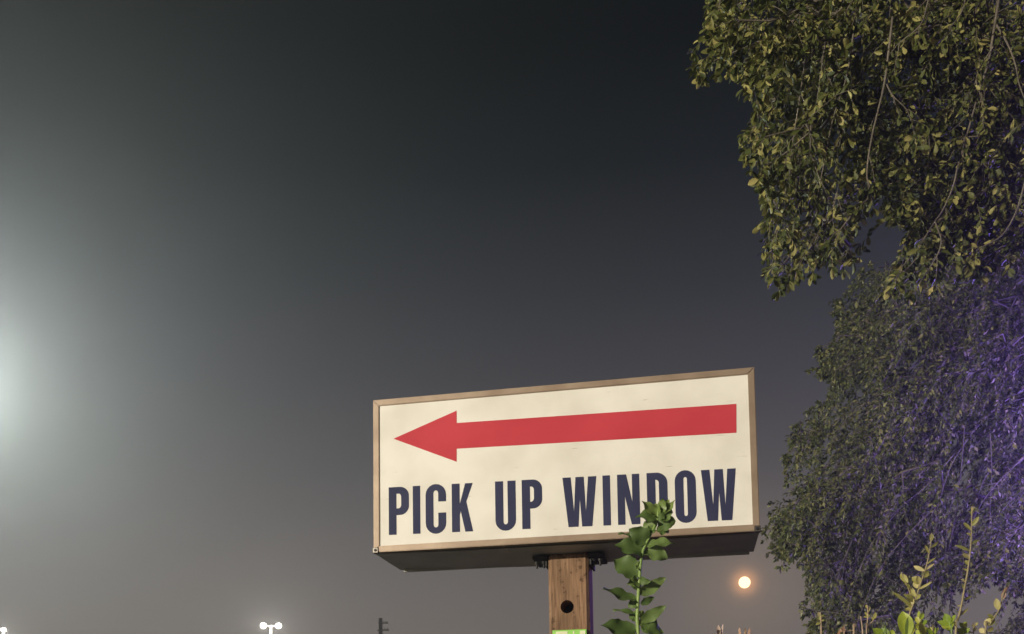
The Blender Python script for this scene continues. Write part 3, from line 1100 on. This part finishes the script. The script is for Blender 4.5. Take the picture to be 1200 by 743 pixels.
def leaf_template(kind):
    """(x along the axis 0..1, y across -0.5..0.5, z fold), faces."""
    if kind == 0:       # obovate, cupped
        xs = [0.0, 0.25, 0.55, 0.82, 1.0]
        wd = [0.06, 0.27, 0.46, 0.40, 0.07]
        v, f = [], []
        for x, w in zip(xs, wd):
            bend = -0.16 * x * x
            v += [(x, -w, 0.10 * w * 2 + bend), (x, 0, bend), (x, w, 0.10 * w * 2 + bend)]
        for i in range(len(xs) - 1):
            a0 = i * 3
            f += [(a0, a0 + 1, a0 + 4, a0 + 3), (a0 + 1, a0 + 2, a0 + 5, a0 + 4)]
        return np.array(v), f
    v = [(0, 0, 0), (0.5, -0.46, 0.06), (0.55, 0, -0.03), (0.5, 0.46, 0.06), (1.0, 0, -0.14)]
    return np.array(v), [(0, 1, 2), (0, 2, 3), (1, 4, 2), (2, 4, 3)]


def leaf_cloud(name, items, kind, mat, parent):
    tv, tf = leaf_template(kind)
    n, m = len(items), len(tv)
    P = np.array([tuple(q[0] - O_) for q in items]); A = np.array([tuple(q[1]) for q in items]); Nn = np.array([tuple(q[2]) for q in items])
    B = np.cross(Nn, A)
    L = np.array([q[3] for q in items])[:, None, None]; Wd = np.array([q[4] for q in items])[:, None, None]
    V = P[:, None, :] + A[:, None, :] * tv[None, :, 0:1] * L + B[:, None, :] * tv[None, :, 1:2] * Wd + Nn[:, None, :] * tv[None, :, 2:3] * L
    V = V.reshape(-1, 3)
    me = bpy.data.meshes.new(name)
    nv = len(tf[0])
    F_ = (np.array(tf)[None] + (np.arange(n) * m)[:, None, None]).reshape(-1)
    nf = n * len(tf)
    me.vertices.add(len(V)); me.vertices.foreach_set('co', V.ravel())
    me.loops.add(len(F_)); me.loops.foreach_set('vertex_index', F_)
    me.polygons.add(nf)
    me.polygons.foreach_set('loop_start', np.arange(nf) * nv)
    me.update(calc_edges=True)
    me.validate()
    return link(name, me, mat, parent, kind == 0)


near_l = [q for q in leaves if q[5] == 0]
far_l = [q for q in leaves if q[5] == 1]
# the nearest leaves in view become single objects
vis = []
for k, q in enumerate(near_l):
    a_, b_ = px_of(q[0])
    if 790 < a_ < 1200 and 0 < b_ < 345:
        size = q[3] / q[0].y * abs(Vector(q[2]).dot((q[0] - Vector((0, 0, EYE))).normalized()))
        vis.append((-q[3] / q[0].y - 0.6 * size, k))
vis.sort()
single = {k for _, k in vis[:300]}
crown = leaf_cloud('crown', [q for k, q in enumerate(near_l) if k not in single], 0, M['leaf_near'], oak)
tag(crown, kind='stuff')
skirt = leaf_cloud('crown', far_l, 1, M['leaf_far'], oak)
tag(skirt, kind='stuff')
tv, tf = leaf_template(0)
lme = bpy.data.meshes.new('leaf')
lme.from_pydata([(x, y, z) for x, y, z in tv], [], tf)
lme.polygons.foreach_set('use_smooth', [True] * len(lme.polygons))
lme.materials.append(M['leaf_one'])
for k in sorted(single):
    p, ax, nr, ll, ww, _ = near_l[k]
    o = bpy.data.objects.new('leaf', lme)
    COL.objects.link(o)
    o.parent = oak
    b_ = nr.cross(ax)
    mm = Matrix.Identity(4)
    mm.col[0][:3] = ax * ll; mm.col[1][:3] = b_ * ww; mm.col[2][:3] = nr * ll; mm.col[3][:3] = p - O_
    o.matrix_basis = mm
print('leaves', len(near_l), len(far_l), 'twig verts', len(twigs.v))
#</TREE>
#<PLANTS>
# ------------------------------------------------------------------ plants in the bed
def leaf_mesh(p0, p1, width, mat, curl=0.15, fold=0.25, teeth=0, roll=0.0, seg=8, shape='ovate', origin=Vector((0, 0, 0)), tipz=0.0):
    """One bent, folded leaf from p0 to p1 (world), returned in the frame of origin."""
    ax = p1 - p0
    L = ax.length
    ax.normalize()
    view = Vector((-0.35, -1.0, 0.35))
    nr = view - ax * view.dot(ax)
    if nr.length < 0.2:
        nr = Vector((0, 0, 1)) - ax * ax.z
    nr.normalize()
    nr = Matrix.Rotation(roll, 3, ax) @ nr
    bn = nr.cross(ax)
    v, f = [], []
    for i in range(seg + 1):
        t = i / seg
        if shape == 'ovate':
            w = (math.sin(math.pi * t ** 0.78) ** 0.72) * (1 - 0.18 * t) if 0 < t < 1 else 0.03
        else:
            w = math.sin(math.pi * min(1, t * 0.98 + 0.01)) ** 0.7
        w = max(w, 0.03) * width / 2
        if teeth and 0 < i < seg:
            w *= 1 + 0.05 * math.sin(t * 26 + roll * 9) + 0.045 * math.sin(t * 15 + curl * 20)
        wav = (0.24 if teeth else 0.13) * width * math.sin(t * (11 if teeth else 8.5) + roll * 5) * (0.4 + 0.6 * t)
        c = p0 + ax * (L * t) - nr * (curl * L * (t * t)) + nr * (curl * L * t * 0.8)
        pet = -nr * 0.0
        v.append(c - bn * w + nr * (fold * w + wav * 0.5) + pet)
        v.append(c - bn * w * 0.5 + nr * (fold * w * 0.42 + wav * 0.15))
        v.append(c)
        v.append(c + bn * w * 0.5 + nr * (fold * w * 0.42 - wav * 0.15))
        v.append(c + bn * w + nr * (fold * w - wav * 0.5))
    for i in range(seg):
        for k in range(4):
            a0 = i * 5 + k
            f.append((a0, a0 + 1, a0 + 6, a0 + 5))
    me = bpy.data.meshes.new('leaf')
    me.from_pydata([tuple(x - origin) for x in v], [], f)
    me.polygons.foreach_set('use_smooth', [True] * len(f))
    me.materials.append(mat)
    return me


# leafy herb growing up in front of the sign
HD = 3.02
def hz_px(x, y):
    return 690 + x / 4.292, 570 + y / 4.292


stem_px = [(770.8, 596), (770.4, 609), (762.5, 626), (755, 642), (751.7, 654), (749.4, 677), (748, 700), (747, 719), (748, 742)]
top_w = [at(x, y, HD) for x, y in stem_px]
low = top_w[-1]
root = Vector((low.x + 0.05, low.y + 0.10, 0.09))
full = top_w + [low.lerp(root, t) + Vector((0.02 * math.sin(t * 5), 0, 0)) for t in (0.2, 0.4, 0.6, 0.8)] + [root + Vector((0, 0, -0.05))]
herb = empty('leafy_plant', root)
tag(herb, 'tall single-stemmed plant with broad green leaves rising in front of the sign', 'plant')
sp_ = smooth_path(full, 3)
tube('stem', [p - root for p in sp_], [0.0034 + 0.0030 * min(1, k / (len(sp_) * .5)) for k in range(len(sp_))], M['herb_stem'], herb, 8)
HL = [  # base, tip, width (zoomed pixels), young, roll, curl
    ((274, 332), (126, 292), 78, 0, 0.25, .20), ((300, 276), (203, 214), 70, 0, -0.3, .15), ((236, 268), (150, 232), 34, 0, 0.9, .25),
    ((292, 302), (434, 284), 56, 0, -0.5, .22), ((296, 318), (396, 362), 62, 0, 0.2, .30), ((250, 452), (124, 362), 92, 0, 0.2, .22),
    ((250, 478), (196, 486), 44, 0, -0.6, .15), ((256, 545), (386, 460), 48, 0, 0.5, -.18), ((242, 566), (68, 520), 62, 0, 0.5, -.22),
    ((260, 592), (330, 556), 28, 0, 0.7, .1), ((242, 646), (122, 620), 32, 0, 0.7, .1), ((264, 682), (388, 600), 44, 0, 0.6, -.15),
    ((240, 724), (56, 704), 80, 0, 0.25, -.16), ((262, 712), (378, 734), 84, 0, -0.2, .3), ((250, 668), (204, 640), 44, 0, 0.1, .2),
    ((252, 580), (196, 606), 40, 0, -0.2, .2), ((250, 690), (310, 700), 54, 1, 0.1, .2), ((250, 470), (312, 480), 30, 0, 0.8, .1),
    ((268, 340), (330, 345), 40, 0, -.4, .2), ((254, 520), (215, 470), 40, 0, .3, .1), ((246, 640), (290, 655), 30, 1, .2, .2),
    ((262, 410), (232, 395), 36, 0, .2, .2),
    ((350, 170), (236, 150), 66, 0, 0.4, .2), ((345, 195), (268, 204), 56, 0, -0.2, .25), ((345, 190), (436, 172), 72, 0, 0.3, .2),
    ((340, 215), (404, 228), 54, 0, -0.1, .3), ((335, 215), (296, 232), 44, 0, 0.2, .25), ((348, 165), (318, 108), 50, 1, 0.2, .1),
    ((350, 150), (264, 74), 44, 1, 0.3, -.12), ((352, 150), (434, 72), 50, 1, -0.3, -.12), ((350, 150), (376, 62), 44, 1, 0.1, .05),
    ((350, 150), (404, 66), 40, 1, 0.5, -.05), ((350, 150), (332, 84), 40, 1, -0.5, .05), ((352, 170), (420, 122), 62, 0, 0.0, .15),
    ((350, 160), (366, 112), 46, 1, 0.3, .1), ((352, 165), (382, 140), 50, 0, -.3, .1), ((345, 150), (292, 118), 36, 1, .6, -.1),
]
for (b, tp, w, young, roll, curl) in HL:
    dz = random.uniform(-0.035, 0.03)
    p0 = at(*hz_px(*b), HD); p1 = at(*hz_px(*tp), HD + dz)
    me = leaf_mesh(p0, p1, w / 4.292 / F_PX * HD * 1.5, M['herb_young'] if young else M['herb_leaf'], curl * 1.35, 0.30, 1, roll * 0.9, 18, 'ovate', root)
    link('leaf', me, None, herb)
for k in range(16):         # lower leaves below the frame
    t = 0.06 + 0.85 * k / 16
    p0 = low.lerp(root, t)
    an = k * 2.4
    p1 = p0 + Vector((math.cos(an), math.sin(an), random.uniform(-.3, .4))) * random.uniform(0.08, 0.13)
    link('leaf', leaf_mesh(p0, p1, 0.06, M['herb_leaf'], .2, .28, 1, random.uniform(-.5, .5), 8, 'ovate', root), None, herb)


def shoot(name, label, cat, px_path, depth, leaves_, stem_mat, leaf_mat, r=(0.0022, 0.005), group=None, extra=(), foot=(0.0, 0.1)):
    """Upright shoot: stem from its tip (first pixel) to the ground; leaves given as (base px, tip px, width px)."""
    top = [at(x, y, depth) for x, y in px_path]
    low_ = top[-1]
    rt = Vector((low_.x + foot[0], low_.y + foot[1], 0.09))
    pts = top + [low_.lerp(rt, t) for t in (0.25, 0.5, 0.75)] + [rt + Vector((0, 0, -0.05))]
    t_ = empty(name, rt)
    tag(t_, label, cat, group)
    S = smooth_path(pts, 3)
    n = len(S)
    tube('stem', [p - rt for p in S], [0.68 * (r[0] + (r[1] - r[0]) * min(1, 1.6 * k / n)) for k in range(n)], stem_mat, t_, 7)
    for q in extra:       # side stems
        S = smooth_path([at(x, y, depth + 0.01) for x, y in q], 3)
        n = len(S)
        tube('stem', [p - rt for p in S], [r[0] * (0.7 + 0.6 * k / n) for k in range(n)], stem_mat, t_, 6)
    for it in leaves_:
        b, tp, w = it[0], it[1], it[2]
        mt = M[it[3]] if len(it) > 3 else leaf_mat
        p0 = at(*b, depth); p1 = at(*tp, depth + random.uniform(-.02, .02))
        me = leaf_mesh(p0, p1, 0.98 * w / F_PX * depth, mt, random.uniform(-.2, .25), 0.3, 0, random.uniform(-.7, .7), 6, 'lance', rt)
        link('leaf', me, None, t_)
    # leaves along the part below the view
    for k in range(10):
        t = k / 10
        p0 = low_.lerp(rt, 0.04 + t * 0.8)
        an = k * 2.4
        p1 = p0 + Vector((math.cos(an), math.sin(an), 0.5)) * random.uniform(.03, .05)
        link('leaf', leaf_mesh(p0, p1, 0.016, leaf_mat, .1, .3, 0, random.uniform(-.5, .5), 6, 'lance', rt), None, t_)
    return t_


def z4(*q):
    return [(1020 + x / 4.556, 580 + y / 4.556) for x, y in q]


def zl(lst):
    return [(*z4(a, b), w / 4.556, *r) for a, b, w, *r in lst]


shoot('garden_shoot', 'tallest slender shoot with sparse narrow leaves before the violet-lit oak', 'plant',
      z4((546, 62), (541, 110), (540, 190), (536, 270), (526, 360), (512, 450), (500, 510), (486, 590), (466, 670), (456, 740)), 3.05,
      zl([((541, 112), (520, 82), 26), ((541, 105), (556, 62), 18), ((541, 90), (538, 60), 14), ((541, 165), (580, 115), 24), ((540, 190), (494, 148), 26),
          ((539, 215), (512, 205), 16), ((538, 262), (584, 238), 18), ((533, 300), (452, 268), 18), ((528, 340), (490, 318), 34), ((524, 372), (505, 350), 24),
          ((518, 410), (492, 392), 24), ((508, 470), (482, 452), 32), ((506, 480), (496, 500), 24), ((498, 560), (540, 540), 16), ((486, 600), (460, 590), 24),
          ((470, 650), (524, 604), 14), ((476, 625), (455, 610), 22), ((460, 700), (440, 680), 26)]),
      M['shoot_stem'], M['shoot_leaf'], (0.0026, 0.0055))
shoot('garden_shoot', 'bushy-based shoot with upward narrow leaves, left of the tallest shoot', 'plant',
      z4((326, 203), (322, 260), (312, 320), (296, 390), (272, 460), (246, 540), (222, 600), (206, 650), (196, 742)), 3.1,
      zl([((322, 250), (328, 204), 24), ((320, 282), (364, 250), 16), ((312, 312), (288, 268), 24), ((302, 372), (350, 334), 14), ((292, 402), (342, 366), 14),
          ((290, 405), (230, 380), 24), ((280, 440), (310, 405), 34), ((270, 470), (222, 440), 46), ((255, 505), (330, 464), 14), ((260, 480), (250, 430), 34),
          ((240, 545), (205, 488), 30), ((232, 570), (180, 530), 34), ((236, 560), (270, 530), 24), ((222, 600), (190, 570), 36), ((226, 590), (216, 540), 34),
          ((214, 622), (184, 606), 40), ((220, 590), (120, 518), 20), ((200, 470), (160, 420), 34), ((212, 500), (172, 452), 30), ((250, 500), (236, 460), 30)]),
      M['shoot_stem'], M['shoot_leaf'], (0.0022, 0.005), extra=[z4((165, 412), (185, 460), (210, 520), (222, 598))])
shoot('garden_shoot', 'pinkish-tipped shoot at the far right with rounded green leaves', 'plant',
      z4((722, 492), (706, 545), (688, 610), (664, 650), (640, 690), (612, 745)), 3.0,
      zl([((712, 530), (728, 492), 22, 'dry_leaf'), ((704, 560), (716, 515), 24, 'dry_leaf'), ((684, 615), (672, 552), 36), ((690, 608), (708, 598), 14),
          ((660, 655), (624, 640), 22), ((640, 690), (612, 668), 50), ((634, 700), (648, 650), 46), ((616, 735), (580, 715), 30), ((622, 725), (660, 712), 24)]),
      M['shoot_stem'], M['shoot_leaf'], (0.0022, 0.0045))
shoot('garden_shoot', 'short shoot with bright yellow-green leaves at the foot of the tallest shoot', 'plant',
      z4((420, 664), (424, 690), (430, 715), (434, 745)), 2.95,
      zl([((424, 690), (398, 634), 44, 'lime_leaf'), ((424, 690), (456, 640), 28, 'lime_leaf'), ((426, 695), (356, 676), 32, 'lime_leaf'),
          ((430, 715), (380, 700), 36, 'lime_leaf'), ((430, 712), (444, 676), 30, 'lime_leaf'), ((432, 740), (400, 712), 36, 'lime_leaf')]),
      M['herb_stem'], M['lime_leaf'], (0.002, 0.004))
shoot('garden_shoot', 'low shoot with one large upright bright green leaf', 'plant',
      z4((190, 690), (194, 715), (198, 745)), 2.9,
      zl([((196, 760), (172, 622), 86, 'lime_leaf'), ((196, 770), (212, 640), 50, 'herb_young'), ((196, 770), (236, 705), 40, 'lime_leaf')]),
      M['herb_stem'], M['lime_leaf'], (0.002, 0.004))
shoot('garden_shoot', 'low bright green broad leaves left of the large upright leaf', 'plant',
      z4((60, 735), (70, 745), (80, 760)), 2.9,
      zl([((90, 770), (10, 716), 56, 'lime_leaf'), ((100, 775), (60, 708), 50, 'herb_young'), ((100, 780), (120, 720), 44, 'lime_leaf')]),
      M['herb_stem'], M['lime_leaf'], (0.002, 0.004))
shoot('garden_shoot', 'low tuft of pale yellowish leaves between the two tall shoots', 'plant',
      z4((330, 712), (332, 728), (334, 750)), 2.95,
      zl([((334, 752), (316, 706), 30, 'lime_leaf'), ((334, 752), (342, 704), 24), ((334, 755), (362, 706), 26, 'lime_leaf'), ((334, 755), (300, 716), 28),
          ((290, 760), (266, 676), 36), ((286, 760), (280, 690), 30)]),
      M['shoot_stem'], M['lime_leaf'], (0.002, 0.004), extra=[z4((268, 690), (280, 720), (300, 760))])
shoot('garden_shoot', 'thin twiggy sprig between the yellow-green shoot and the rightmost one', 'plant',
      z4((562, 680), (556, 712), (550, 750)), 3.05,
      zl([((560, 700), (574, 682), 18), ((556, 715), (545, 690), 18), ((552, 735), (500, 728), 14), ((552, 730), (570, 712), 16)]),
      M['shoot_stem'], M['shoot_leaf'], (0.002, 0.004))

shoot('garden_shoot', 'small yellowish sprig tucked just right of the large upright leaf', 'plant',
      z4((262, 640), (266, 680), (270, 720), (274, 760)), 3.0,
      zl([((266, 690), (244, 650), 30), ((264, 670), (282, 628), 26), ((268, 705), (300, 668), 30, 'lime_leaf'), ((268, 710), (238, 690), 34, 'lime_leaf'),
          ((270, 730), (310, 712), 30, 'lime_leaf'), ((264, 660), (258, 620), 22), ((272, 745), (244, 722), 34)]),
      M['shoot_stem'], M['lime_leaf'], (0.0022, 0.004))
shoot('garden_shoot', 'low leafy sprig between the yellow-green shoot and the thin twiggy one', 'plant',
      z4((492, 690), (494, 715), (498, 760)), 3.0,
      zl([((494, 715), (476, 680), 30, 'lime_leaf'), ((494, 715), (512, 676), 28), ((496, 735), (530, 712), 30, 'lime_leaf'), ((496, 735), (462, 720), 34),
          ((498, 750), (480, 724), 36, 'lime_leaf')]),
      M['shoot_stem'], M['lime_leaf'], (0.0022, 0.004))


def z5(*q):
    return [(920 + x / 7.5, 660 + y / 7.5) for x, y in q]


def zl5(lst):
    return [(*z5(a, b), w / 7.5, *r) for a, b, w, *r in lst]


shoot('dry_shoot', 'forked dry tan twig with small leaves under the oak skirt', 'plant',
      z5((722, 370), (728, 430), (724, 500), (722, 560), (716, 630)), 3.3,
      zl5([((722, 400), (712, 366), 30), ((726, 440), (748, 380), 24), ((724, 470), (700, 430), 24), ((726, 490), (736, 450), 34), ((782, 490), (800, 430), 34),
           ((776, 500), (760, 470), 20), ((724, 480), (690, 470), 20)]),
      M['dry_stem'], M['shoot_leaf'], (0.0022, 0.0038), extra=[z5((786, 480), (770, 510), (738, 540), (724, 562)), z5((664, 465), (672, 520), (680, 580), (684, 640))])
shoot('dry_shoot', 'stubby pale cut stem beside the forked dry twig', 'plant',
      z5((614, 532), (608, 570), (604, 640)), 3.3, zl5([((610, 590), (540, 598), 12)]), M['dry_stem'], M['dry_leaf'], (0.0052, 0.0055))
shoot('dry_shoot', 'straight tan stem with a leafy head at the left edge of the oak', 'plant',
      z5((310, 430), (314, 480), (316, 540), (318, 640)), 3.4,
      zl5([((312, 470), (290, 430), 30), ((314, 490), (340, 450), 28), ((315, 520), (270, 540), 24), ((314, 500), (300, 470), 26), ((315, 510), (345, 500), 20)]),
      M['dry_stem'], M['shoot_leaf'], (0.003, 0.0048))
shoot('dry_shoot', 'thin pale stem with pinkish bracts right of the straight tan stem', 'plant',
      z5((512, 570), (518, 600), (520, 640)), 3.35,
      zl5([((515, 600), (505, 560), 30, 'dry_leaf'), ((515, 610), (480, 580), 26, 'dry_leaf'), ((515, 615), (535, 580), 22, 'dry_leaf'), ((470, 640), (482, 585), 26, 'dry_leaf')]),
      M['dry_stem'], M['dry_leaf'], (0.003, 0.004))


def z3(*q):
    return [(820 + x / 8.571, 660 + y / 8.571) for x, y in q]


def zl3(lst):
    return [(*z3(a, b), w / 8.571, *r) for a, b, w, *r in lst]


shoot('dry_shoot', 'orange and white petal tips poking up below the moon, leftmost', 'plant',
      z3((204, 690), (206, 720), (210, 780)), 3.2,
      zl3([((196, 735), (188, 622), 44, 'dry_leaf'), ((228, 735), (232, 612), 26, 'dry_leaf')]), M['dry_stem'], M['dry_leaf'], (0.003, 0.004))
shoot('dry_shoot', 'small pale petal tips directly below the moon', 'plant',
      z3((450, 690), (455, 720), (458, 780)), 3.2,
      zl3([((460, 735), (458, 650), 22, 'dry_leaf'), ((410, 735), (398, 648), 36, 'dry_leaf'), ((490, 730), (506, 654), 30, 'dry_leaf')]),
      M['dry_stem'], M['dry_leaf'], (0.003, 0.004))

# dark plum-leaved low shrubs whose tops graze the bottom edge
for (cx, wpx, lab) in ((936, 30, 'dark plum-leaved shrub top at the bottom edge beneath the oak\'s left side'),
                       (1005, 62, 'dark plum-leaved shrub top behind the pale cut stem'),
                       (1188, 70, 'dark plum-leaved shrub top in the bottom right corner')):
    c = at(cx, 748, 3.9)
    t_ = empty('plum_shrub', (c.x, c.y, 0.09))
    tag(t_, lab, 'shrub')
    hw = wpx / F_PX * 3.9 / 2
    org = Vector(t_.location)
    lv = 0
    for k in range(9):
        e = Vector((c.x + random.uniform(-hw, hw), c.y + random.uniform(-.15, .15), c.z + random.uniform(-.05, 0.012)))
        b = Vector((c.x + random.uniform(-.05, .05), c.y + random.uniform(-.05, .05), 0.05))
        m_ = b.lerp(e, 0.5) + Vector((random.uniform(-.06, .06), random.uniform(-.05, .05), 0))
        S = smooth_path([b, m_, e], 4)
        tube('stem', [p - org for p in S], [0.006 - 0.0035 * i / len(S) for i in range(len(S))], M['pole_wood'], t_, 5)
        for j in range(13):
            p = S[-1].lerp(S[max(0, len(S) - 4)], random.random() * (1.0 if j > 4 else 0.2))
            d = rnd_unit() + Vector((0, 0, 0.35))
            link('leaf', leaf_mesh(p, p + d.normalized() * random.uniform(.03, .05), random.uniform(.014, .022), M['plum_leaf'], .1, .3, 0,
                                   random.uniform(-1, 1), 4, 'lance', org), None, t_)
#</PLANTS>
# ------------------------------------------------------------------ haze
bm = bmesh.new()
add_box(bm, (-140, -60, -1.0), (140, 120, 13.5))
hz = bpy.data.materials.new('haze')
hz.use_nodes = True
t = hz.node_tree
t.nodes.clear()
pv = t.nodes.new('ShaderNodeVolumePrincipled')
pv.inputs['Color'].default_value = (0.96, 0.97, 0.97, 1)
pv.inputs['Density'].default_value = HAZE_DENSITY
pv.inputs['Anisotropy'].default_value = HAZE_G
oo = t.nodes.new('ShaderNodeOutputMaterial')
t.links.new(pv.outputs[0], oo.inputs['Volume'])
haze = from_bm('haze', bm, hz)
tag(haze, kind='stuff')
